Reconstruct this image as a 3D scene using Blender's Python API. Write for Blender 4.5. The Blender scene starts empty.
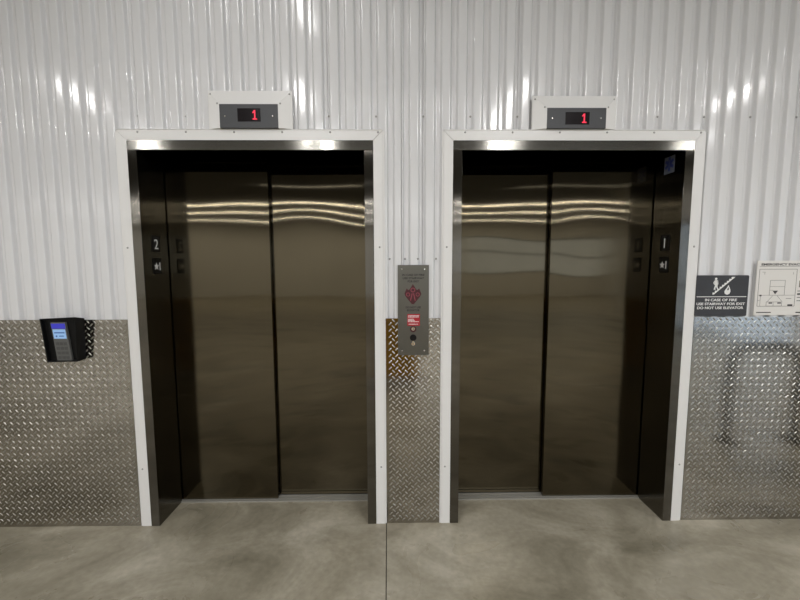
import bpy, bmesh, math, random
from mathutils import Matrix, Vector
random.seed(7)
C = bpy.context.scene.collection
sc = bpy.context.scene

# ------------------------------------------------------------------ dimensions (metres)
W = 1.2192            # clear opening of each elevator
GAP = 0.5328          # wall between the two openings
H = 2.14              # opening height
JW, HH = 0.0489, 0.051    # steel jamb face, header face
TW, TH = 0.0519, 0.0529   # white trim widths
D = 0.2355            # depth of the recess
X2 = W + GAP          # left side of the right opening
PZ = 1.2225           # top of the tread plate
CEIL = 3.62
XL, XR, XN, YB, YN = -12.0, 13.0, 8.0, -17.0, -8.4
PITCH = 0.0856
SEAM0 = 1.025

# ------------------------------------------------------------------ helpers
def lin(c):
    c /= 255.0
    return c / 12.92 if c <= 0.04045 else ((c + 0.055) / 1.055) ** 2.4
def rgb(r, g, b): return (lin(r), lin(g), lin(b), 1.0)

def mat(name, col, rough=0.5, metal=0.0, spec=0.5, aniso=0.0, emit=None, estr=0.0):
    m = bpy.data.materials.new(name); m.use_nodes = True
    b = m.node_tree.nodes['Principled BSDF']
    b.inputs['Base Color'].default_value = col
    b.inputs['Roughness'].default_value = rough
    b.inputs['Metallic'].default_value = metal
    b.inputs['Specular IOR Level'].default_value = spec
    b.inputs['Anisotropic'].default_value = aniso
    if emit:
        b.inputs['Emission Color'].default_value = emit
        b.inputs['Emission Strength'].default_value = estr
    return m
def nodes(m): return m.node_tree.nodes, m.node_tree.links, m.node_tree.nodes['Principled BSDF']
def noise(m, scale, detail=3, stretch=(1, 1, 1), rough=0.5):
    n, l, b = nodes(m)
    tc = n.new('ShaderNodeTexCoord'); mp = n.new('ShaderNodeMapping'); ns = n.new('ShaderNodeTexNoise')
    mp.inputs['Scale'].default_value = stretch
    l.new(tc.outputs['Object'], mp.inputs['Vector']); l.new(mp.outputs['Vector'], ns.inputs['Vector'])
    ns.inputs['Scale'].default_value = scale; ns.inputs['Detail'].default_value = detail; ns.inputs['Roughness'].default_value = rough
    return ns
def ramp(m, src, stops):
    n, l, b = nodes(m); r = n.new('ShaderNodeValToRGB')
    e = r.color_ramp.elements
    while len(e) < len(stops): e.new(0.5)
    for k, (p, c) in enumerate(stops): e[k].position = p; e[k].color = c
    l.new(src.outputs['Fac'], r.inputs['Fac']); return r
def g(v): return (v, v, v, 1)
def bump(m, src, strength, dist):
    n, l, b = nodes(m); bp = n.new('ShaderNodeBump')
    bp.inputs['Strength'].default_value = strength; bp.inputs['Distance'].default_value = dist
    l.new(src.outputs['Fac'] if 'Fac' in src.outputs else src.outputs[0], bp.inputs['Height']); l.new(bp.outputs['Normal'], b.inputs['Normal'])

# frames: (u right, v up, w out of the surface) -> world
def FW(u, v, w): return (u, -w, v)              # on the wall, facing the viewer
def FL(u, v, w): return (w, u, v)               # on a left jamb (x = 0 offset added by caller)
def frame_right(x0): return lambda u, v, w: (x0 - w, -u, v)
def frame_left(x0): return lambda u, v, w: (x0 + w, u, v)

class MB:
    def __init__(s): s.v = []; s.f = []; s.smooth = []
    def add(s, vs, fs, smooth=False):
        o = len(s.v); s.v += [tuple(p) for p in vs]
        for f in fs: s.f.append([i + o for i in f]); s.smooth.append(smooth)
        return s
    def box(s, x0, x1, y0, y1, z0, z1):
        return s.add([(x0,y0,z0),(x1,y0,z0),(x1,y1,z0),(x0,y1,z0),(x0,y0,z1),(x1,y0,z1),(x1,y1,z1),(x0,y1,z1)],
                     [(0,3,2,1),(4,5,6,7),(0,1,5,4),(1,2,6,5),(2,3,7,6),(3,0,4,7)])
    def hexa(s, a, b):                            # two quads of four points, joined
        return s.add(list(a) + list(b), [(0,1,2,3),(7,6,5,4),(0,4,5,1),(1,5,6,2),(2,6,7,3),(3,7,4,0)])
    def prism(s, pts, w0, w1, F=FW):
        n = len(pts)
        return s.add([F(u, v, w0) for u, v in pts] + [F(u, v, w1) for u, v in pts],
                     [tuple(range(n - 1, -1, -1)), tuple(range(n, 2 * n))] + [(k, (k + 1) % n, (k + 1) % n + n, k + n) for k in range(n)])
    def rect(s, u0, u1, v0, v1, w0, w1, F=FW): return s.prism([(u0,v0),(u1,v0),(u1,v1),(u0,v1)], w0, w1, F)
    def disc(s, u, v, r, w0, w1, F=FW, n=16, sy=1.0):
        return s.prism([(u + r*math.cos(2*math.pi*k/n), v + sy*r*math.sin(2*math.pi*k/n)) for k in range(n)], w0, w1, F)
    def dome(s, u, v, r, w0, h, F=FW, n=12):
        rings = [(1, 0), (0.85, 0.55), (0.5, 0.9)]
        vs = [F(u + r*q*math.cos(2*math.pi*k/n), v + r*q*math.sin(2*math.pi*k/n), w0 + h*t) for q, t in rings for k in range(n)] + [F(u, v, w0 + h)]
        fs = [(i*n+k, i*n+(k+1)%n, (i+1)*n+(k+1)%n, (i+1)*n+k) for i in range(2) for k in range(n)] + [(2*n+k, 2*n+(k+1)%n, 3*n) for k in range(n)]
        return s.add(vs, fs, True)
    def tube(s, path, r, n=12):
        ps = [Vector(p) for p in path]; up = Vector((0.03, 1, 0.02)).normalized(); vs = []
        for i, p in enumerate(ps):
            t = (ps[min(i+1, len(ps)-1)] - ps[max(i-1, 0)]).normalized()
            a = t.cross(up).normalized(); b = t.cross(a)
            vs += [p + a*r*math.cos(2*math.pi*k/n) + b*r*math.sin(2*math.pi*k/n) for k in range(n)]
        m = len(ps)
        s.add(vs, [(i*n+k, i*n+(k+1)%n, (i+1)*n+(k+1)%n, (i+1)*n+k) for i in range(m-1) for k in range(n)], True)
        return s.add(vs[:n] + vs[-n:], [tuple(range(n)), tuple(range(2*n-1, n-1, -1))])
    def line(s, a, b, t, w0, w1, F=FW):
        dx, dy = b[0]-a[0], b[1]-a[1]; L = math.hypot(dx, dy); nx, ny = -dy/L*t/2, dx/L*t/2
        return s.prism([(a[0]-nx,a[1]-ny),(b[0]-nx,b[1]-ny),(b[0]+nx,b[1]+ny),(a[0]+nx,a[1]+ny)], w0, w1, F)
    def build(s, name, m, parent=None, bevel=0.0, fix=True):
        base = Vector(parent.get('base', (0,0,0))) if parent else Vector((0,0,0))
        me = bpy.data.meshes.new(name)
        me.from_pydata([tuple(Vector(p) - base) for p in s.v], [], s.f)
        me.polygons.foreach_set('use_smooth', s.smooth)
        if fix:
            bm = bmesh.new(); bm.from_mesh(me); bmesh.ops.recalc_face_normals(bm, faces=bm.faces); bm.to_mesh(me); bm.free()
        me.materials.append(m)
        o = bpy.data.objects.new(name, me); C.objects.link(o)
        if parent: o.parent = parent; o['base'] = tuple(base)
        if bevel:
            b = o.modifiers.new('bevel', 'BEVEL'); b.width = bevel; b.segments = 2; b.limit_method = 'ANGLE'
        return o

def tag(o, label=None, cat=None, group=None, kind=None):
    for k, v in (('label', label), ('category', cat), ('group', group), ('kind', kind)):
        if v: o[k] = v
    return o
def thing(name, base, label, cat, group=None):
    o = bpy.data.objects.new(name, None); C.objects.link(o); o.location = base; o['base'] = tuple(base)
    o.empty_display_size = 0.05
    return tag(o, label, cat, group)
def struct(o): o['kind'] = 'structure'; return o

def text(s, u, v, size, w0, w1, F, name, m, parent, width=None, align='CENTER', bold=0.0):
    """lettering as a solid mesh, centred on u with its capitals centred on v; size is the capital height"""
    cu = bpy.data.curves.new('lettering', 'FONT'); cu.body = s; cu.align_x = align; cu.size = size / 0.69; cu.offset = bold * size
    ob = bpy.data.objects.new('lettering', cu); C.objects.link(ob)
    dg = bpy.context.evaluated_depsgraph_get(); dg.update()
    me = bpy.data.meshes.new_from_object(ob.evaluated_get(dg))
    bpy.data.objects.remove(ob); bpy.data.curves.remove(cu)
    xs = [p.co.x for p in me.vertices]; k = 1.0
    if width: k = width / (max(xs) - min(xs))
    mb = MB(); n = len(me.vertices)
    f2 = [(u + p.co.x * k, v + p.co.y - size / 2) for p in me.vertices]
    tris = [tuple(p.vertices) for p in me.polygons]
    cnt = {}
    for t in tris:
        for i in range(len(t)):
            a, b = t[i], t[(i+1) % len(t)]; cnt[(a, b)] = 1
    sides = [(a, b) for (a, b) in cnt if (b, a) not in cnt]
    mb.add([F(x, y, w0) for x, y in f2] + [F(x, y, w1) for x, y in f2],
           [tuple(i + n for i in t) for t in tris] + [(a, b, b + n, a + n) for a, b in sides])
    bpy.data.meshes.remove(me)
    return mb.build(name, m, parent) if name else mb

# ------------------------------------------------------------------ materials
M = {}
def paint(name, col, rough, var=0.03):
    m = mat(name, col, rough)
    n, l, b = nodes(m); ns = noise(m, 1.3, 4)
    r = ramp(m, ns, [(0.3, tuple(c * (1 - var) for c in col[:3]) + (1,)), (0.7, col)])
    l.new(r.outputs['Color'], b.inputs['Base Color']); return m
M['white'] = paint('white_painted_steel', rgb(220, 220, 221), 0.12)
M['trim'] = paint('white_trim_paint', rgb(226, 225, 223), 0.35)
M['ceiling'] = paint('ceiling_paint', rgb(92, 91, 88), 0.8)
M['roomwall'] = paint('room_wall_paint', rgb(232, 231, 228), 0.6)
M['rollup'] = paint('storage_shutter_paint', rgb(120, 84, 30), 0.45)

def steel(name, col, rough, aniso, grain='vertical'):
    m = mat(name, col, rough, 1.0, aniso=aniso)
    n, l, b = nodes(m)
    t = n.new('ShaderNodeCombineXYZ'); t.inputs[0].default_value = t.inputs[1].default_value = 1.0 if grain == 'vertical' else 0.0; t.inputs[2].default_value = 0.0 if grain == 'vertical' else 1.0
    l.new(t.outputs[0], b.inputs['Tangent'])
    ns = noise(m, 3.0, 4, (60, 60, 0.6))
    r = ramp(m, ns, [(0.3, g(rough * 0.95)), (0.7, g(rough * 1.05))])
    l.new(r.outputs['Color'], b.inputs['Roughness'])
    n2 = noise(m, 1.6, 3, (1, 1, 0.5))
    r2 = ramp(m, n2, [(0.3, tuple(c * 0.86 for c in col[:3]) + (1,)), (0.72, col)])
    l.new(r2.outputs['Color'], b.inputs['Base Color'])
    return m
M['door'] = steel('brushed_door_steel', (0.116, 0.099, 0.067, 1), 0.075, 1.0)
M['frame'] = steel('brushed_frame_steel', (0.15, 0.14, 0.122, 1), 0.12, 1.0)
M['header'] = steel('brushed_header_steel', (0.22, 0.212, 0.19, 1), 0.18, 0.95, 'along')
M['panelsteel'] = steel('brushed_panel_steel', (0.165, 0.16, 0.142, 1), 0.42, 0.4)
M['sill'] = mat('sill_aluminium', (0.42, 0.41, 0.375, 1), 0.5, 0.5)
M['gold'] = None
m = mat('tread_plate_aluminium', (0.39, 0.37, 0.335, 1), 0.27, 1.0)
n, l, b = nodes(m); ns = noise(m, 5, 5); r = ramp(m, ns, [(0.3, g(0.10)), (0.7, g(0.14))]); l.new(r.outputs['Color'], b.inputs['Roughness'])
M['tread'] = m
M['lug'] = mat('glinting_tread_lugs', (0.47, 0.45, 0.415, 1), 0.30, 1.0)  # lug glints helped along by a lighter, rougher metal colour than the sheet
M['black'] = mat('black_plastic', rgb(6, 6, 7), 0.45, spec=0.25)
M['blackplate'] = mat('black_sign_plate', rgb(5, 5, 5), 0.4, spec=0.3)
M['chrome'] = mat('bright_screw_steel', (0.75, 0.74, 0.7, 1), 0.2, 1.0)
M['screwgrey'] = mat('painted_screw_head', rgb(150, 149, 146), 0.4)
M['facegrey'] = mat('dark_grey_faceplate', rgb(70, 71, 73), 0.5, 0.3)
M['displayblack'] = mat('display_window', rgb(16, 8, 12), 0.2)
M['led'] = mat('red_led_digit', rgb(120, 0, 10), 0.5, emit=(1.0, 0.03, 0.08, 1), estr=1.3)
M['mark_white'] = mat('white_marking', rgb(232, 232, 230), 0.5)
M['mark_black'] = mat('black_engraving', rgb(20, 19, 18), 0.6)
M['mark_darkred'] = mat('dark_red_enamel', rgb(66, 10, 20), 0.4)
M['mark_pink'] = mat('worn_pink_enamel', rgb(140, 62, 76), 0.45)
M['red'] = mat('red_label', rgb(165, 20, 36), 0.45)
M['signgrey'] = mat('charcoal_sign_plastic', rgb(50, 51, 55), 0.5)
M['paper'] = mat('laminated_white_print', rgb(222, 219, 214), 0.35)
M['ink'] = mat('grey_print_ink', rgb(128, 124, 120), 0.6)
M['inkdark'] = mat('dark_print_ink', rgb(62, 60, 60), 0.6)
M['blue'] = mat('blue_star_enamel', rgb(38, 52, 120), 0.5)
M['sticker'] = mat('pale_sticker', rgb(98, 103, 116), 0.6)
M['keypad'] = mat('grey_keypad_plastic', rgb(92, 92, 90), 0.5)
M['key'] = mat('keypad_button', rgb(76, 76, 75), 0.5)
M['lcdblue'] = mat('screen_blue_band', rgb(40, 40, 140), 0.4, emit=rgb(66, 66, 200), estr=0.55)
M['lcd'] = mat('screen_pale_blue', rgb(120, 150, 180), 0.4, emit=rgb(140, 178, 224), estr=0.6)
M['lcdink'] = mat('screen_dark_icons', rgb(40, 70, 130), 0.5, emit=rgb(60, 100, 170), estr=0.4)
M['yellow'] = mat('yellow_cart_plastic', rgb(214, 160, 20), 0.5)
M['hoopblack'] = mat('black_powder_coat', rgb(10, 10, 10), 0.5)
M['rubber'] = mat('black_rubber', rgb(22, 22, 22), 0.8)
M['shaft'] = mat('dark_hoistway', rgb(20, 19, 18), 0.9)

m = mat('polished_concrete', rgb(128, 125, 116), 0.4)
n, l, b = nodes(m)
n1 = noise(m, 1.7, 8, (1, 1.5, 1), 0.62); n1.inputs['Distortion'].default_value = 0.7
r1 = ramp(m, n1, [(0.30, rgb(122, 116, 99)), (0.5, rgb(157, 150, 132)), (0.70, rgb(190, 183, 166))])
n2 = noise(m, 34, 5); r2 = ramp(m, n2, [(0.3, g(0.86)), (0.75, g(1.06))])
mx = n.new('ShaderNodeMix'); mx.data_type = 'RGBA'; mx.blend_type = 'MULTIPLY'; mx.inputs[0].default_value = 1
l.new(r1.outputs['Color'], mx.inputs[6]); l.new(r2.outputs['Color'], mx.inputs[7])
n4 = noise(m, 9, 6, (1, 1, 1), 0.7); r4 = ramp(m, n4, [(0.70, g(1.0)), (0.76, g(0.72))])
mx2 = n.new('ShaderNodeMix'); mx2.data_type = 'RGBA'; mx2.blend_type = 'MULTIPLY'; mx2.inputs[0].default_value = 0.6
l.new(mx.outputs[2], mx2.inputs[6]); l.new(r4.outputs['Color'], mx2.inputs[7])
l.new(mx2.outputs[2], b.inputs['Base Color'])
n3 = noise(m, 2.6, 7); n3.inputs['Distortion'].default_value = 1.0
r3 = ramp(m, n3, [(0.35, g(0.24)), (0.7, g(0.42))]); l.new(r3.outputs['Color'], b.inputs['Roughness'])
bump(m, n2, 0.06, 0.004)
M['concrete'] = m
M['jointdark'] = mat('joint_filler', rgb(40, 38, 35), 0.9)

# ------------------------------------------------------------------ the room
JX = (1.3365, 0.0195)           # control joint: x = JX0 + JX1 * -y
jx = lambda y: JX[0] - JX[1] * y
f = MB(); q = 0.0022
YT = 0.42
f.add([(XL, YB, 0), (jx(YB) - q, YB, 0), (jx(YT) - q, 0.0, 0), (jx(YT) - q, YT, 0), (XL, YT, 0)], [(0, 1, 2, 3, 4)])
f.add([(jx(YB) + q, YB, 0), (XR, YB, 0), (XR, YN, 0), (XN + 0.08, YN, 0), (XN + 0.08, YT, 0), (jx(YT) + q, YT, 0), (jx(YT) + q, 0.0, 0)], [(0, 1, 2, 3, 4, 5, 6)])
f.add([(jx(YB) - q, YB, 0), (jx(YB) - q, YB, -.015), (jx(YT) - q, 0, -.015), (jx(YT) - q, 0, 0)], [(0, 1, 2, 3)])
f.add([(jx(YB) + q, YB, 0), (jx(YB) + q, YB, -.015), (jx(YT) + q, 0, -.015), (jx(YT) + q, 0, 0)], [(3, 2, 1, 0)])
fl = struct(f.build('floor', M['concrete'], fix=False))
f = MB(); f.box(XL, XN, YB, YT, -0.06, -0.015)
jo = f.build('control_joint', M['jointdark'], fl)
cl = MB().box(XL, XN + 0.08, YB, 0.45, CEIL, CEIL + 0.05); cl.box(XN + 0.08, XR, YB, YN, CEIL, CEIL + 0.05)
struct(cl.build('ceiling', M['ceiling']))
pave = paint('pale_pavement', rgb(200, 200, 200), 0.8, 0.1)
struct(MB().box(XN + 0.08, 40, YN, 12, -0.06, -0.01).build('ground', pave))
struct(MB().box(XL - 0.05, XL, YB, 0.05, 0, CEIL).build('wall_left', M['roomwall']))
WX0, WX1, WZ0, WZ1 = 4.8, 12.2, 1.15, 2.85
fw = MB().box(XL, WX0, YB - 0.08, YB, 0, CEIL); fw.box(WX1, XR, YB - 0.08, YB, 0, CEIL)
fw.box(WX0, WX1, YB - 0.08, YB, 0, WZ0); fw.box(WX0, WX1, YB - 0.08, YB, WZ1, CEIL)
fwall = struct(fw.build('wall_front', M['roomwall']))
wf = MB()
for k in range(6):
    xx = WX0 + (WX1 - WX0 - 0.05) * k / 5; wf.box(xx, xx + 0.05, YB - 0.07, YB - 0.01, WZ0, WZ1)
for zz in (WZ0, 2.1, WZ1 - 0.05): wf.box(WX0, WX1, YB - 0.065, YB - 0.015, zz, zz + 0.05)
DY0, DY1, DZ = -7.6, -4.0, 2.5
r_ = MB().box(XN, XN + 0.08, DY1, 0.05, 0, CEIL); r_.box(XN, XN + 0.08, YN, DY0, 0, CEIL); r_.box(XN, XN + 0.08, DY0, DY1, DZ, CEIL)
r_.box(XN + 0.08, XR, YN - 0.08, YN, 0, CEIL); r_.box(XR, XR + 0.08, YB, YN - 0.08, 0, CEIL)
struct(r_.build('wall_right', M['roomwall']))
# glazed entrance in the right wall
dm = MB()
for yy in (DY0, (DY0 + DY1) / 2 - 0.03, DY1 - 0.06): dm.box(XN, XN + 0.07, yy, yy + 0.06, 0, DZ)
for zz in (0, 1.0, DZ - 0.07): dm.box(XN + 0.005, XN + 0.065, DY0 + 0.06, DY1 - 0.06, zz, zz + 0.07)
dr = struct(dm.build('door_1', M['frame']))
gl = mat('clear_glass', (1, 1, 1, 1), 0.0)
nn, ll, bb = nodes(gl)
tr = nn.new('ShaderNodeBsdfTransparent'); gs = nn.new('ShaderNodeBsdfGlossy'); ms = nn.new('ShaderNodeMixShader')
gs.inputs['Roughness'].default_value = 0.02; ms.inputs[0].default_value = 0.08
ll.new(tr.outputs[0], ms.inputs[1]); ll.new(gs.outputs[0], ms.inputs[2]); ll.new(ms.outputs[0], nn['Material Output'].inputs['Surface'])
MB().box(XN + 0.03, XN + 0.036, DY0 + 0.06, DY1 - 0.06, 0.07, DZ - 0.07).build('glass', gl, dr)

tg = mat('tinted_glass', (1, 1, 1, 1), 0.0)
nn, ll, bb = nodes(tg)
tr = nn.new('ShaderNodeBsdfTransparent'); gs = nn.new('ShaderNodeBsdfGlossy'); ms = nn.new('ShaderNodeMixShader')
tr.inputs['Color'].default_value = (0.80, 0.74, 0.68, 1); gs.inputs['Roughness'].default_value = 0.02; ms.inputs[0].default_value = 0.06
ll.new(tr.outputs[0], ms.inputs[1]); ll.new(gs.outputs[0], ms.inputs[2]); ll.new(ms.outputs[0], nn['Material Output'].inputs['Surface'])
wn = struct(wf.build('window_1', M['frame']))
MB().box(WX0 + 0.01, WX1 - 0.01, YB - 0.043, YB - 0.037, WZ0 + 0.01, WZ1 - 0.01).build('glass', tg, wn)

# corrugated wall panels: one sheet with openings for the two elevators
YO, YI = 0.004, 0.026
def rib(t):                       # distance from the last seam -> depth
    k = t % PITCH
    ss = lambda a: a * a * (3 - 2 * a)
    if k < 0.006: return YI
    if k < 0.017: return YI + (YO - YI) * ss((k - 0.006) / 0.011)
    if k < 0.059: return YO
    if k < 0.070: return YO + (YI - YO) * ss((k - 0.059) / 0.011)
    return YI
KEYS = [0, 0.0025, 0.006, 0.0078, 0.0096, 0.0115, 0.0134, 0.0152, 0.017, 0.024, 0.038, 0.052, 0.059, 0.0608, 0.0626, 0.0645, 0.0664, 0.0682, 0.070, 0.078]
EXTRA = 1.421                     # one cut sheet laps here
def profile(x0, x1):
    pts = []
    k0 = math.floor((x0 - SEAM0) / PITCH) - 1
    k = k0
    while SEAM0 + k * PITCH < x1 + PITCH:
        for kk in KEYS:
            x = SEAM0 + k * PITCH + kk
            y = rib(kk)
            if k % 6 == 0 and kk == 0: pts += [(x - 0.0017, YI), (x - 0.0016, YI + 0.010), (x + 0.0016, YI + 0.010), (x + 0.0017, YI - 0.003)]; continue
            pts.append((x, y))
        k += 1
    inner = [p for p in pts if x0 < p[0] < x1]
    dx = lambda x: rib(x - SEAM0)
    ex = [(EXTRA - 0.0012, dx(EXTRA)), (EXTRA - 0.0011, YI + 0.008), (EXTRA + 0.0011, YI + 0.008), (EXTRA + 0.0012, dx(EXTRA))]
    if x0 < EXTRA < x1: inner = sorted([p for p in inner if abs(p[0] - EXTRA) > 0.0013] + ex)
    return [(x0, dx(x0))] + inner + [(x1, dx(x1))]
wb = MB()
def sheet(x0, x1, z0, z1):
    p = profile(x0, x1); n = len(p)
    wb.add([(x, y, z0) for x, y in p] + [(x, y, z1) for x, y in p], [(i, i + 1, i + 1 + n, i + n) for i in range(n - 1)], True)
OX = 0.075; OZ = 2.215
sheet(XL, -OX, 0, CEIL); sheet(-OX, W + OX, OZ, CEIL); sheet(W + OX, X2 - OX, 0, CEIL); sheet(X2 - OX, X2 + W + OX, OZ, CEIL); sheet(X2 + W + OX, XR, 0, CEIL)
wall = struct(wb.build('wall_back', M['white'], fix=False))
# screws that hold the sheets
for i in range(-8, 12):
    for x in (SEAM0 + i * 0.2568,):
        if 0.38 < x < 0.86 or 2.1 < x < 2.6 or not -1.0 < x < 3.8: continue
        MB().dome(x + 0.003, 2.326, 0.006, -YI, 0.004, n=10).build('screw', M['screwgrey'], wall)
for x, y in ((1.355, YO), (1.44, YO), (1.512, YO), (1.613, YO)):
    MB().dome(x, 1.556, 0.006, -y, 0.004, n=10).build('screw', M['screwgrey'], wall)

# ------------------------------------------------------------------ elevators with their white surrounds
def surround(x0, nm, inner_screws):
    a, b = x0 - JW - TW, x0 + W + JW + TW
    ai, bi = x0 - JW, x0 + W + JW
    zt, zi = H + HH + TH, H + HH
    t = MB(); e = 0.0011
    t.prism([(a, 0), (ai - e, 0), (ai - e, zi - e), (a, zt - e)], -0.003, 0.004)
    t.prism([(bi + e, 0), (b, 0), (b, zt - e), (bi + e, zi - e)], -0.003, 0.004)
    t.prism([(ai, zi), (bi, zi), (b, zt), (a, zt)], -0.003, 0.0055)
    # hems folded along the outer edges
    t.rect(a - 0.009, a - 0.0005, 0, zt - 0.004, -0.003, 0.001); t.rect(b + 0.0005, b + 0.009, 0, zt - 0.004, -0.003, 0.001)
    t.rect(a, b, zt + 0.0005, zt + 0.004, -0.003, 0.008)
    o = struct(t.build(nm, M['trim'], bevel=0.0008))
    k = a + 0.03
    xs = [a + 0.114 + 0.2565 * i for i in range(6)]
    for x in xs: MB().dome(x, zt - 0.011, 0.0055, 0.0055, 0.004, n=10).build('screw', M['screwgrey'], o)
    for z in (0.35, 1.62):
        MB().dome(a + 0.02, z, 0.0055, 0.004, 0.004, n=10).build('screw', M['screwgrey'], o)
        MB().dome(b - 0.02, z, 0.0055, 0.004, 0.004, n=10).build('screw', M['screwgrey'], o)
    return o
surround(0, 'trim_1', None); surround(X2, 'trim_2', None)

def wavy_panel(x0, x1, y0, z0, z1, thick, waves, mname, parent, label=None):
    """a sheet-steel door leaf whose skin is very slightly oil-canned"""
    nx, nz = 20, 72
    mb = MB(); vs = []
    for j in range(nz + 1):
        for i in range(nx + 1):
            u, v = i / nx, j / nz
            x = x0 + (x1 - x0) * u; z = z0 + (z1 - z0) * v
            fade = math.sin(math.pi * min(1, max(0, v))) ** 0.5 if 0 < v < 1 else 0
            dy = 0
            for A, kx, px, kz, pz in waves: dy += A * math.sin(kx * u + px) * math.sin(kz * z + pz)
            vs.append((x, y0 + dy * fade, z))
    mb.add(vs, [(j*(nx+1)+i, j*(nx+1)+i+1, (j+1)*(nx+1)+i+1, (j+1)*(nx+1)+i) for j in range(nz) for i in range(nx)], True)
    mb.box(x0, x1, y0 + 0.0025, y0 + thick, z0, z1)
    for xx in (x0, x1): mb.add([(xx, y0, z0), (xx, y0 + 0.004, z0), (xx, y0 + 0.004, z1), (xx, y0, z1)], [(0, 1, 2, 3)])
    o = mb.build('door_panel', M[mname], parent, fix=False)
    if label: o['label'] = label
    return o

def star(u, v, r, F, w0, w1, ri=0.4):
    return MB().prism([(u + (r if k % 2 == 0 else r * ri) * math.sin(math.pi * k / 5), v + (r if k % 2 == 0 else r * ri) * math.cos(math.pi * k / 5)) for k in range(10)], w0, w1, F)

def elevator(x0, label, front_left, digit, plate_side):
    e = thing('elevator', (x0 + W / 2, 0.1, 0), label, 'elevator')
    xc = x0 + W / 2
    yb = D - 0.008
    MB().box(x0 - JW, x0, -0.005, yb, 0, H).build('jamb', M['frame'], e, 0.0012)
    MB().box(x0 + W, x0 + W + JW, -0.005, yb, 0, H).build('jamb', M['frame'], e, 0.0012)
    MB().box(x0 - JW, x0 + W + JW, -0.006, yb, H, H + HH).build('header', M['header'], e, 0.0012)
    s = MB().box(x0 - 0.03, x0 + W + 0.03, 0.214, 0.232, 0.0005, 0.007)
    s.box(x0 - 0.03, x0 + W + 0.03, 0.232, 0.239, 0.0005, 0.002); s.box(x0 - 0.03, x0 + W + 0.03, 0.239, 0.268, 0.0005, 0.007)
    s.box(x0 - 0.03, x0 + W + 0.03, 0.268, 0.276, 0.0005, 0.002); s.box(x0 - 0.03, x0 + W + 0.03, 0.276, 0.32, 0.0005, 0.007)
    s.build('sill', M['sill'], e)
    yf, yr, th = D, D + 0.042, 0.03
    z0, z1 = 0.011, 2.19
    mid = x0 + 0.617 if front_left else x0 + 0.594
    w1 = [(0.0005, 3.0, 0.6, 8.2, 1.0), (0.0002, 5.5, 0.2, 13.0, 0.4), (0.0006, 2.2, 1.5, 5.0, 2.0)]
    w2 = [(0.0008, 4.2, 0.3, 8.8, -0.6), (0.0002, 6.0, 1.9, 14.0, 0.2), (0.0006, 2.5, 0.2, 4.4, 0.5)]
    if front_left:
        wavy_panel(x0 - 0.045, mid, yf, z0, z1, th, w1, 'door', e, 'left leaf, sliding in front')
        wavy_panel(mid - 0.05, x0 + W + 0.02, yr, z0, z1, th, w2, 'door', e, 'right leaf, sliding behind')
    else:
        wavy_panel(mid, x0 + W + 0.045, yf, z0, z1, th, w2, 'door', e, 'right leaf, sliding in front')
        wavy_panel(x0 - 0.02, mid + 0.05, yr, z0, z1, th, w1, 'door', e, 'left leaf, sliding behind')
    F = frame_left(x0) if plate_side == 'L' else frame_right(x0 + W)
    sg = 1 if plate_side == 'L' else -1
    uc = 0.1125 * sg
    for (zc, kind) in ((1.6475, 'car'), (1.5195, 'floor')):
        p = MB().rect(uc - 0.0365, uc + 0.0365, zc - 0.0465, zc + 0.0465, 0.0005, 0.0035, F).build('number_plate', M['blackplate'], e, 0.001)
        if kind == 'car':
            p['label'] = 'black plate with white numeral %s' % digit
            text(digit, uc, zc - 0.002, 0.056, 0.0037, 0.0046, F, 'numeral', M['mark_white'], p)
            bd = MB()
            for k in range(5): bd.dome(uc - 0.016 + 0.008 * k, zc + 0.036, 0.0022, 0.0036, 0.001, F, 8)
            bd.build('braille', M['facegrey'], p)
        else:
            p['label'] = 'black plate with white star and numeral 1'
            star(uc - 0.009, zc - 0.002, 0.0225, F, 0.0037, 0.0046, 0.45).build('star', M['mark_white'], p)
            text('1', uc + 0.022, zc - 0.001, 0.046, 0.0037, 0.0046, F, 'numeral', M['mark_white'], p)
            bd = MB()
            for k in range(5): bd.dome(uc - 0.016 + 0.008 * k, zc - 0.036, 0.0022, 0.0036, 0.001, F, 8)
            bd.build('braille', M['facegrey'], p)
    return e, F
e1, F1 = elevator(0.0, 'left stainless steel elevator, its two leaves shut, numeral 2 on its left jamb', True, '2', 'L')
e2, F2 = elevator(X2, 'right stainless steel elevator, its two leaves shut, blue star sticker high on its right jamb', False, '1', 'R')
# medical emblem high on the right elevator's jamb
st = MB().rect(-0.155, -0.073, 2.045, 2.15, 0.0005, 0.0015, F2).build('emblem_sticker', M['sticker'], e2)
st['label'] = 'pale sticker with a blue six-armed star'
sb = MB()
for k in range(3):
    a = math.pi * k / 3 + math.pi / 2
    c, s_ = math.cos(a), math.sin(a)
    sb.line((-0.114 - c*0.036, 2.0975 - s_*0.04), (-0.114 + c*0.036, 2.0975 + s_*0.04), 0.017, 0.0016 + 0.0001*k, 0.0021 + 0.0001*k, F2)
sb.build('star', M['blue'], st)
sr = MB().line((-0.114, 2.073), (-0.114, 2.122), 0.003, 0.0027, 0.0029, F2); sr.build('staff', M['sticker'], st)
# closed hoistway behind the doors
for i, x0 in enumerate((0, X2)):
    h = MB().box(x0 - 0.2, x0 + W + 0.2, 0.38, 0.41, 0.0005, 2.5); h.box(x0 - 0.2, x0 - 0.17, 0.24, 0.38, 0.0005, 2.5); h.box(x0 + W + 0.17, x0 + W + 0.2, 0.24, 0.38, 0.0005, 2.5); h.box(x0 - 0.2, x0 + W + 0.2, 0.04, 0.38, 2.5, 2.53)
    struct(h.build('wall_hoistway', M['shaft']))

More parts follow.
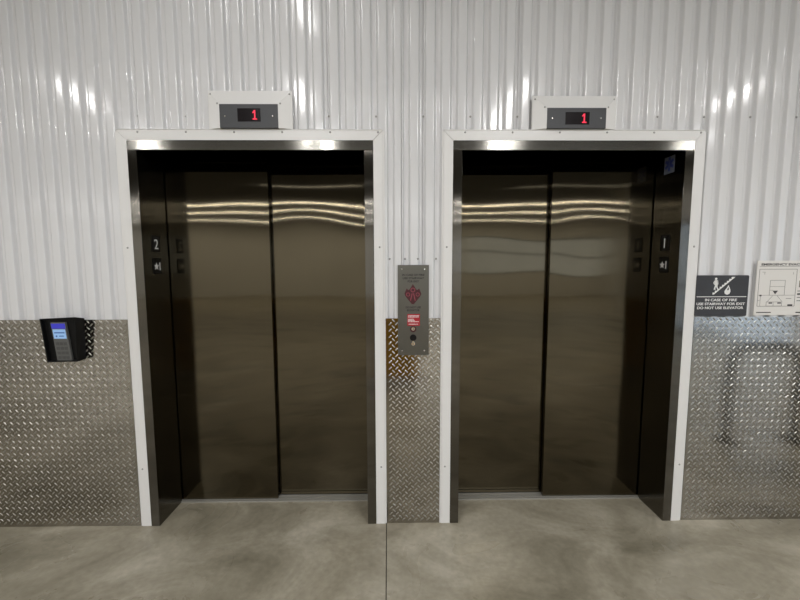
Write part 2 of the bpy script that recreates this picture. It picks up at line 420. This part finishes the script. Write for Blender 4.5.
# ------------------------------------------------------------------ tread plate wainscot
def tread(x0, x1, label):
    mb = MB().box(x0, x1, -0.0005, 0.003, 0.0012, PZ)
    P = 0.0365; L, w, h = 0.0132, 0.0037, 0.0021
    nx = int((x1 - x0) / (P / 2)) + 1; nz = int(PZ / (P / 2)) + 1
    for i in range(nx + 1):
        for j in range(nz + 1):
            if (i + j) % 2: continue
            cx = x0 + i * P / 2 + 0.006; cz = PZ - 0.012 - j * P / 2
            if cx - 0.01 < x0 or cx + 0.01 > x1 or cz < 0.012: continue
            s = 1 if i % 2 == 0 else -1
            c = 0.7071; h = 0.0022 + random.uniform(-0.0002, 0.0002); m_ = 0.0006 + (h - 0.0006) * 0.64
            def q(a, b, y): return (cx + (a * c - b * c) * s, y, cz - (a * c + b * c))
            hexo = lambda k, y: [q(-L*k, 0, y), q(-L*.5*k, -w*k, y), q(L*.5*k, -w*k, y), q(L*k, 0, y), q(L*.5*k, w*k, y), q(-L*.5*k, w*k, y)]
            vs = hexo(1.0, -0.0006) + hexo(0.66, -m_) + [q(-L*.35, 0, -h), q(L*.35, 0, -h)]
            fs = [(k, (k+1) % 6, (k+1) % 6 + 6, k + 6) for k in range(6)] + [(6, 7, 12), (7, 8, 13, 12), (8, 9, 13), (9, 10, 13), (10, 11, 12, 13), (11, 6, 12)]
            if s > 0: fs = [tuple(reversed(t)) for t in fs]
            mb.add(vs, fs, False)
    o = mb.build('tread_plate', M['tread'], fix=True)
    o.data.materials.append(M['lug'])
    for k, p in enumerate(o.data.polygons): p.material_index = 0 if k < 6 else 1
    return tag(o, label, 'metal sheet', 'raised-pattern metal sheets along the wall')
tread(-2.2, -0.1115, 'dull grey diamond tread plate sheet on the wall left of both elevators, behind the keypad')
tread(1.3315, 1.6395, 'narrow diamond tread plate strip between the elevators, below the red-marked call station')
tread(3.0835, 5.2, 'bright diamond tread plate sheet right of both elevators, below the black stair sign')

# ------------------------------------------------------------------ floor indicators
def indicator(a, b, z0, z1, fa, fb, fz0, fz1, d, dig, label):
    t = thing('floor_indicator', ((a + b) / 2, 0, z0), label, 'floor indicator', 'indicator boxes above the elevators')
    hz = MB(); w0, w1 = -0.003, 0.016
    def P(u, v, w): return FW(u, v, w)
    def piece(p4):
        hz.hexa([P(u, v, -0.003) for u, v, w in p4], [P(u, v, w) for u, v, w in p4])
    o, i = 0.006, 0.020
    e = 0.0007
    piece([(a, z0, o), (fa, z0, i), (fa, fz1 - e, i), (a, z1 - e, o)])
    piece([(fb, z0, i), (b, z0, o), (b, z1 - e, o), (fb, fz1 - e, i)])
    piece([(fa, fz1, i), (fb, fz1, i), (b, z1, o), (a, z1, o)])
    bz = hz.build('bezel', M['trim'], t)
    for u, v, w in ((a + 0.014, z1 - 0.018, 0.008), (b - 0.014, z1 - 0.018, 0.008), (fa - 0.012, fz1 + 0.004, 0.017), (fb + 0.012, fz1 + 0.004, 0.017)):
        MB().dome(u, v, 0.0048, w, 0.004, n=10).build('screw', M['screwgrey'], bz)
    fp = MB().rect(fa, fb, fz0, fz1 - 0.001, 0.0, 0.0225).build('faceplate', M['facegrey'], t, 0.001)
    for u in (fa + 0.028, fb - 0.028): MB().dome(u, (fz0 + fz1) / 2, 0.0045, 0.0226, 0.002, n=10).build('screw', M['chrome'], fp)
    ds = MB().rect(d[0], d[1], d[2], d[3], 0.0226, 0.0236).build('display', M['displayblack'], t)
    v0 = (d[2] + d[3]) / 2
    dm_ = MB().prism([(dig - 0.012, v0 - 0.024), (dig + 0.012, v0 - 0.024), (dig + 0.012, v0 - 0.018), (dig + 0.0035, v0 - 0.018), (dig + 0.0035, v0 + 0.024), (dig - 0.003, v0 + 0.024), (dig - 0.012, v0 + 0.013), (dig - 0.012, v0 + 0.008), (dig - 0.0035, v0 + 0.012), (dig - 0.0035, v0 - 0.018), (dig - 0.012, v0 - 0.018)], 0.0237, 0.0242)
    dm_.build('digit', M['led'], ds)
    return t
ZT = H + HH + TH + 0.0045
indicator(0.396, 0.841, ZT, 2.444, 0.460, 0.768, ZT, 2.371, (0.555, 0.676, 2.281, 2.348), 0.646, 'dark grey floor indicator in white bezel above the left elevator, red 1 lit')
indicator(2.124, 2.577, ZT, 2.421, 2.200, 2.517, ZT, 2.355, (2.298, 2.427, 2.268, 2.332), 2.399, 'dark grey floor indicator in white bezel above the right elevator, red 1 lit')

# ------------------------------------------------------------------ call station between the elevators
cs = thing('call_station', (1.4862, 0, 1.014), 'tall steel call station plate with red flame emblem between the two elevators', 'call panel')
fp = MB().rect(1.3995, 1.5730, 1.014, 1.522, 0.0032, 0.010).build('faceplate', M['panelsteel'], cs, 0.0012)
for u, v in ((1.4225, 1.500), (1.5490, 1.501), (1.4225, 1.039), (1.5480, 1.040)): MB().dome(u, v, 0.0055, 0.0101, 0.003, n=12).build('screw', M['chrome'], cs)
for s, v, wd in (('IN CASE OF FIRE', 1.467, 0.122), ('USE STAIRWAY', 1.449, 0.118), ('FOR EXIT', 1.431, 0.062), ('DO NOT USE', 1.286, 0.084), ('ELEVATOR', 1.270, 0.070)):
    text(s, 1.4855, v, 0.0105, 0.0101, 0.0106, FW, 'lettering', M['mark_black'], cs, width=wd, bold=0.03)
ux, vx = 1.4835, 1.358
pet = lambda pts: [(ux + a, vx + b) for a, b in pts]
em = MB().prism(pet([(0, 0.058), (0.016, 0.032), (0.024, 0.024), (0.035, 0.034), (0.047, 0.004), (0.040, -0.012), (0.012, -0.046), (0.006, -0.054), (-0.006, -0.054), (-0.012, -0.046), (-0.040, -0.012), (-0.047, 0.004), (-0.035, 0.034), (-0.024, 0.024), (-0.016, 0.032)]), 0.0101, 0.0106)
em = em.build('flame_emblem', M['mark_darkred'], cs)
pk = MB()
def ring(u, v, r, t):
    n = 14
    for k in range(n):
        a0, a1 = 2*math.pi*k/n, 2*math.pi*(k+1)/n
        pk.prism([(ux+u+r*math.cos(a0), vx+v+r*math.sin(a0)), (ux+u+r*math.cos(a1), vx+v+r*math.sin(a1)), (ux+u+(r-t)*math.cos(a1), vx+v+(r-t)*math.sin(a1)), (ux+u+(r-t)*math.cos(a0), vx+v+(r-t)*math.sin(a0))], 0.0107, 0.0110)
ring(0, 0.025, 0.013, 0.004); ring(-0.027, 0.0, 0.011, 0.0035); ring(0.027, 0.0, 0.011, 0.0035)
for sx in (-1, 1): pk.line((ux + sx*0.004, vx + 0.006), (ux + sx*0.013, vx - 0.034), 0.005, 0.0107, 0.0110)
pk.build('emblem_lines', M['mark_pink'], em)
lb = MB().rect(1.4525, 1.5225, 1.182, 1.2475, 0.0101, 0.0108).build('red_label', M['red'], cs)
lb['label'] = 'red label with white print'
lp = MB()
for v, a, c_ in ((1.2385, 1.458, 1.518), (1.2315, 1.456, 1.516), (1.219, 1.456, 1.488), (1.212, 1.456, 1.494), (1.205, 1.456, 1.517), (1.191, 1.460, 1.512)):
    x = a
    while x < c_:
        w_ = random.uniform(0.004, 0.011); lp.rect(x, min(x + w_, c_), v - 0.0017, v + 0.0017, 0.0109, 0.0111); x += w_ + 0.0015
lp.build('print', M['mark_white'], lb)
ks = MB().disc(1.4852, 1.163, 0.0175, 0.0101, 0.0125, n=20).build('key_switch', M['mark_darkred'], cs)
MB().disc(1.4852, 1.165, 0.010, 0.0126, 0.016, n=16).build('key_core', M['chrome'], ks)
MB().rect(1.4840, 1.4864, 1.158, 1.172, 0.0161, 0.0164).build('keyhole', M['mark_black'], ks)
bt = MB().disc(1.4852, 1.1145, 0.0185, 0.0101, 0.0150, n=24).build('call_button', M['black'], cs, 0.001)
jk = MB().disc(1.4852, 1.080, 0.0105, 0.0101, 0.0150, n=16); jk.rect(1.481, 1.4895, 1.087, 1.097, 0.0101, 0.0165)
kk = jk.build('key_cylinder', M['chrome'], cs)
MB().rect(1.4842, 1.4862, 1.072, 1.084, 0.0151, 0.0154).build('keyhole', M['mark_black'], kk)

# ------------------------------------------------------------------ stairway sign
sx0, sx1, sz0, sz1 = 3.080, 3.3765, 1.2285, 1.4595
sg = thing('stairway_sign', ((sx0 + sx1) / 2, 0, sz0), 'charcoal in-case-of-fire stairway sign right of the right elevator', 'sign')
def rr(u0, u1, v0, v1, r, n=5):
    pts = []
    for (cx, cy, a0) in ((u1 - r, v1 - r, 0), (u0 + r, v1 - r, 90), (u0 + r, v0 + r, 180), (u1 - r, v0 + r, 270)):
        for k in range(n + 1): a = math.radians(a0 + 90 * k / n); pts.append((cx + r * math.cos(a), cy + r * math.sin(a)))
    return pts
MB().prism(rr(sx0, sx1, sz0, sz1, 0.008), -0.0025, 0.0055).build('plate', M['signgrey'], sg, 0.0008)
SC = (sx1 - sx0) / 622.0
S = lambda u, v: (sx0 + (u - 70) * SC, sz1 - (v - 60) * (sz1 - sz0) / 492.0)
W0, W1 = 0.0056, 0.0064
pm = MB()
hd = S(297, 102); pm.disc(hd[0], hd[1], 0.0068, W0, W1, n=14)
def cap(a, b, t): pm.line(S(*a), S(*b), t * SC, W0, W1)
pm.prism([S(*p) for p in ((282, 118), (316, 118), (326, 132), (320, 186), (288, 186), (286, 150))], W0, W1)
cap((290, 124), (272, 150), 13); cap((272, 150), (286, 172), 11)
cap((318, 126), (324, 168), 11)
cap((296, 184), (284, 232), 16); cap((284, 230), (298, 230), 8); cap((310, 182), (314, 206), 16); cap((314, 204), (326, 226), 13)
pm.build('walking_figure', M['mark_white'], sg)
stp = MB(); N = 9
x_, y_ = 266, 290
ddx, ddy = (508 - 266) / N, (290 - 80) / N
for k in range(N):
    a = (x_ + ddx * k, y_ - ddy * k)
    stp.prism([S(a[0], a[1]), S(a[0] + 16, a[1]), S(a[0] + ddx + 16, a[1] - ddy), S(a[0] + ddx, a[1] - ddy)][::1], W0, W1)
    stp.prism([S(a[0], a[1]), S(a[0] + ddx, a[1] - ddy), S(a[0], a[1] - ddy)], W0, W1)
stp.build('stair_symbol', M['mark_white'], sg)
fl_ = [(452, 176), (460, 200), (474, 228), (478, 256), (468, 282), (442, 294), (416, 284), (406, 260), (412, 238), (430, 216), (440, 198)]
MB().prism([S(*p) for p in fl_][::-1], W0, W1).build('flame_symbol', M['mark_white'], sg)
MB().prism([S(*p) for p in ((449, 200), (458, 224), (452, 238), (440, 240), (438, 226))][::-1], W1 + 0.0001, W1 + 0.0003).build('flame_core', M['signgrey'], sg)
MB().rect(S(80, 0)[0], S(672, 0)[0], S(0, 321)[1], S(0, 313)[1], W0, W1).build('rule', M['mark_white'], sg)
for s, v, a, b_ in (('IN CASE OF FIRE', 356, 182, 562), ('USE STAIRWAY FOR EXIT', 403, 82, 662), ('DO NOT USE ELEVATOR', 451, 92, 645)):
    p0, p1 = S(a, v), S(b_, v)
    text(s, (p0[0] + p1[0]) / 2, p0[1], 0.0135, W0, W1, FW, 'lettering', M['mark_white'], sg, width=p1[0] - p0[0], bold=0.03)

# ------------------------------------------------------------------ evacuation plan
ev = thing('evacuation_map', (3.67, 0, 1.2325), 'white emergency evacuation floor plan at the right edge, beside the stair sign', 'notice')
ex0, ez1 = 3.420, 1.541
MB().rect(ex0, 3.930, 1.2325, ez1, -0.0025, 0.0025).build('sheet', M['paper'], ev)
K = 0.00078
E_ = lambda u, v: (ex0 + 0.014 + (u - 150) * K, ez1 - (v - 85) * (0.306 / 450))
A0, A1 = 0.0026, 0.0029
p = E_(160, 116); ti = text('EMERGENCY EVACUATION PLAN', p[0], p[1], 0.0115, A0, A1, FW, 'title', M['inkdark'], ev, width=0.385, align='LEFT', bold=0.05)
pl = MB()
def ln(a, b, t=0.0018): pl.line(E_(*a), E_(*b), t, A0, A1)
def bx_(u0, v0, u1, v1, t=0.0018):
    ln((u0, v0), (u1, v0), t); ln((u1, v0), (u1, v1), t); ln((u1, v1), (u0, v1), t); ln((u0, v1), (u0, v0), t)
ln((150, 132), (640, 132), 0.0025)
bx_(152, 156, 425, 464, 0.0026)
bx_(236, 248, 345, 372, 0.0022); ln((236, 300), (345, 300)); ln((236, 330), (262, 330))
ln((152, 372), (258, 372)); ln((300, 372), (425, 372))
ln((262, 376), (222, 428)); ln((294, 376), (334, 426))
bx_(218, 428, 332, 462, 0.0022); ln((270, 428), (270, 462))
ln((172, 372), (172, 464)); ln((152, 415), (172, 415)); ln((172, 180), (195, 180)); ln((400, 180), (400, 200)); ln((190, 180), (190, 200))
ln((360, 400), (400, 400), 0.003)
pl.build('plan_lines', M['ink'], ev)
def blk(u0, v0, u1, v1, nm):
    a, b_ = E_(u0, v0), E_(u1, v1); return MB().rect(a[0], b_[0], b_[1], a[1], A0, A1).build(nm, M['inkdark'], ev)
MB().prism([E_(258, 334), E_(298, 334), E_(278, 364)], A0, A1).build('location_arrow', M['inkdark'], ev)
blk(164, 368, 180, 380, 'plan_symbol'); blk(236, 432, 262, 442, 'plan_symbol'); blk(300, 432, 326, 442, 'plan_symbol'); blk(375, 448, 412, 464, 'plan_caption')
blk(150, 512, 258, 520, 'footer_line'); blk(440, 512, 560, 522, 'footer_line')
blk(448, 170, 520, 190, 'legend_heading'); blk(452, 206, 500, 226, 'legend_heading'); blk(440, 356, 462, 370, 'legend_symbol')
for v in (335, 388, 416): blk(440, v, 530, v + 5, 'legend_line')
bl = MB(); a, b_ = E_(448, 250), E_(500, 306); bl.rect(a[0], b_[0], b_[1], a[1], A0, A1); bl.build('legend_box', M['ink'], ev)

# ------------------------------------------------------------------ hooded keypad on the left plate
kp = thing('access_keypad', (-0.44, 0, 0.985), 'black hooded access keypad with a lit blue screen on the left tread plate', 'keypad')
y0, yt, yb_ = -0.003, -0.070, -0.055
ft = [(-0.534, yt, 1.238), (-0.341, yt, 1.247)]; fb_ = [(-0.526, yb_, 0.995), (-0.358, yb_, 0.998)]
back = [(-0.515, y0, 1.228), (-0.345, y0, 1.232), (-0.352, y0, 1.002), (-0.508, y0, 1.0)]
front = [ft[0], ft[1], fb_[1], fb_[0]]
def ins(k, dy):
    cx = sum(p[0] for p in front) / 4; cz = sum(p[2] for p in front) / 4
    return [(cx + (p[0] - cx) * k, p[1] + dy, cz + (p[2] - cz) * (k + 0.03)) for p in front]
i1 = ins(0.93, 0.0); i2 = ins(0.90, 0.022)
hs = MB(); hs.add(back + front + i1 + i2, [(0, 1, 2, 3)] + [(k, (k+1) % 4, (k+1) % 4 + 4, k + 4) for k in range(4)] + [(k + 4, (k+1) % 4 + 4, (k+1) % 4 + 8, k + 8) for k in range(4)] + [(k + 8, (k+1) % 4 + 8, (k+1) % 4 + 12, k + 12) for k in range(4)] + [(12, 13, 14, 15)])
hs.build('hood', M['black'], kp, 0.0025)
# tilted keypad body inside the hood: local frame on its front face
pa, pb, pc = Vector((-0.487, -0.0530, 1.2165)), Vector((-0.417, -0.0530, 1.2165)), Vector((-0.477, -0.0395, 1.003))
uu = (pb - pa).normalized(); vv = (pa - pc).normalized(); vv = (vv - uu * vv.dot(uu)).normalized(); ww = uu.cross(vv)
if ww.y > 0: ww = -ww
sk = (pa - pc).dot(uu)           # the body leans a little
FK = lambda u, v, w: tuple(pc + uu * (u + sk * v / 0.214) + vv * v + ww * w)
kb = MB().rect(0, 0.080, 0, 0.214, -0.012, 0.006, FK).build('keypad_body', M['keypad'], kp, 0.0015)
MB().rect(0.003, 0.077, 0.180, 0.208, 0.0061, 0.0068, FK).build('screen_header', M['lcdblue'], kb)
sc1 = MB().rect(0.006, 0.074, 0.124, 0.176, 0.0061, 0.0068, FK).build('screen', M['lcd'], kb)
ic = MB().rect(0.012, 0.068, 0.154, 0.160, 0.0069, 0.0071, FK); ic.disc(0.022, 0.138, 0.005, 0.0069, 0.0071, FK, 10); ic.rect(0.036, 0.062, 0.136, 0.141, 0.0069, 0.0071, FK)
ic.build('screen_icons', M['lcdink'], kb)
for r_i in range(4):
    for c_i in range(3):
        u = 0.010 + 0.0215 * c_i; v = 0.096 - 0.026 * r_i
        MB().rect(u, u + 0.017, v - 0.008, v + 0.008, 0.0061, 0.0075, FK).build('keypad_button', M['key'], kb)

# ------------------------------------------------------------------ things behind the viewer that the metal mirrors
hp = MB(); pth = [(4.20, -1.0, 0.03)]
xa, xb, zt, rad = 4.22, 4.82, 0.84, 0.17
pth = [(xa, -1.0, 0.012), (xa, -1.0, zt - rad)] + [(xa + rad - rad*math.cos(t), -1.0, zt - rad + rad*math.sin(t)) for t in [math.pi/2*k/8 for k in range(1, 9)]] \
    + [(xb - rad + rad*math.sin(t), -1.0, zt - rad + rad*math.cos(t)) for t in [math.pi/2*k/8 for k in range(0, 9)]] + [(xb, -1.0, 0.012)]
hoop = thing('hoop_guard', (4.52, -1.0, 0), 'black tubular hoop guard standing on the concrete right of the view', 'barrier')
hp.tube(pth, 0.030).build('hoop', M['hoopblack'], hoop)
for x in (xa, xb): MB().box(x - 0.07, x + 0.07, -1.07, -0.93, 0.0005, 0.012).build('base_plate', M['hoopblack'], hoop, 0.001)

ct = thing('utility_cart', (1.4, -2.75, 0), 'yellow plastic utility cart parked behind the viewer', 'cart')
tb = MB(); x0, x1, ya, yz = 1.14, 1.66, -3.05, -2.45
tb.box(x0, x1, ya, yz, 0.14, 0.18)
tb.box(x0, x1, ya, ya + 0.03, 0.18, 1.05); tb.box(x0, x1, yz - 0.03, yz, 0.18, 1.05); tb.box(x0, x0 + 0.03, ya + 0.03, yz - 0.03, 0.18, 1.05); tb.box(x1 - 0.03, x1, ya + 0.03, yz - 0.03, 0.18, 1.05)
tb.build('tub', M['yellow'], ct, 0.008)
for x in (x0 + 0.08, x1 - 0.08):
    for y in (ya + 0.08, yz - 0.08):
        MB().prism([(y + 0.065*math.cos(2*math.pi*k/18), 0.066 + 0.065*math.sin(2*math.pi*k/18)) for k in range(18)], x - 0.015, x + 0.015, lambda u, v, w: (w, u, v)).build('wheel', M['rubber'], ct)
        MB().box(x - 0.025, x + 0.025, y - 0.03, y + 0.03, 0.128, 0.14).build('caster_plate', M['sill'], ct)

# ------------------------------------------------------------------ camera
cam = bpy.data.cameras.new('camera'); co = bpy.data.objects.new('camera', cam); C.objects.link(co)
fpx, cx, cy, cz, pitch, yaw, roll = 379.3866, 1.3876, -2.1185, 1.519, 0.0906, 0.0114, -0.0027
cp, sp, c_, s_ = math.cos(pitch), math.sin(pitch), math.cos(yaw), math.sin(yaw)
Fv = Vector((s_ * cp, c_ * cp, -sp)); R0 = Vector((c_, -s_, 0)); U0 = R0.cross(Fv)
R = R0 * math.cos(roll) + U0 * math.sin(roll); U = -R0 * math.sin(roll) + U0 * math.cos(roll)
co.matrix_world = Matrix(((R.x, U.x, -Fv.x, cx), (R.y, U.y, -Fv.y, cy), (R.z, U.z, -Fv.z, cz), (0, 0, 0, 1)))
cam.sensor_fit = 'HORIZONTAL'; cam.sensor_width = 36; cam.lens = fpx / 800 * 36; cam.clip_start = 0.02
sc.camera = co

# ------------------------------------------------------------------ light
def strip(x, y, power, lx=0.10, ly=1.2, z=CEIL - 0.03):
    la = bpy.data.lights.new('ceiling_strip', 'AREA'); la.shape = 'RECTANGLE'; la.size = lx; la.size_y = ly; la.energy = power
    la.color = (1.0, 0.99, 0.98)
    o = bpy.data.objects.new('ceiling_strip', la); C.objects.link(o); o.location = (x, y, z)
for x in (0.65, 5.7): strip(x, -1.15, 9, 0.06, 0.5)
for x in (-2.45, 0.24, 2.9, 5.6): strip(x, -2.75, 30, 0.08, 0.6)
for x, y in ((-2.75, -4.5), (0.24, -4.5), (2.9, -3.6), (6.4, -4.5)): strip(x, y, 64, 0.10, 0.6)
strip(-0.7, -7.6, 3.5, 2.5, 0.03); strip(6.3, -7.6, 2.5, 3.4, 0.03)
for y in (-10.7, -12.8, -15.6):
    for k in range(8): strip(-10.2 + 2.95 * k, y, 55, 2.85, 0.045)
w = bpy.data.worlds.new('world'); sc.world = w; w.use_nodes = True
bg = w.node_tree.nodes['Background']; bg.inputs[0].default_value = (0.62, 0.78, 1.0, 1); bg.inputs[1].default_value = 4.0

sc.view_settings.view_transform = 'Standard'; sc.view_settings.look = 'None'; sc.view_settings.gamma = 1; sc.view_settings.exposure = -0.24
sc.view_settings.use_curve_mapping = False
sc.cycles.use_denoising = True
sc.cycles.max_bounces = 10; sc.cycles.glossy_bounces = 6; sc.cycles.diffuse_bounces = 5
sc.cycles.sample_clamp_indirect = 6.0
for o in bpy.data.objects:
    if 'base' in o: del o['base']
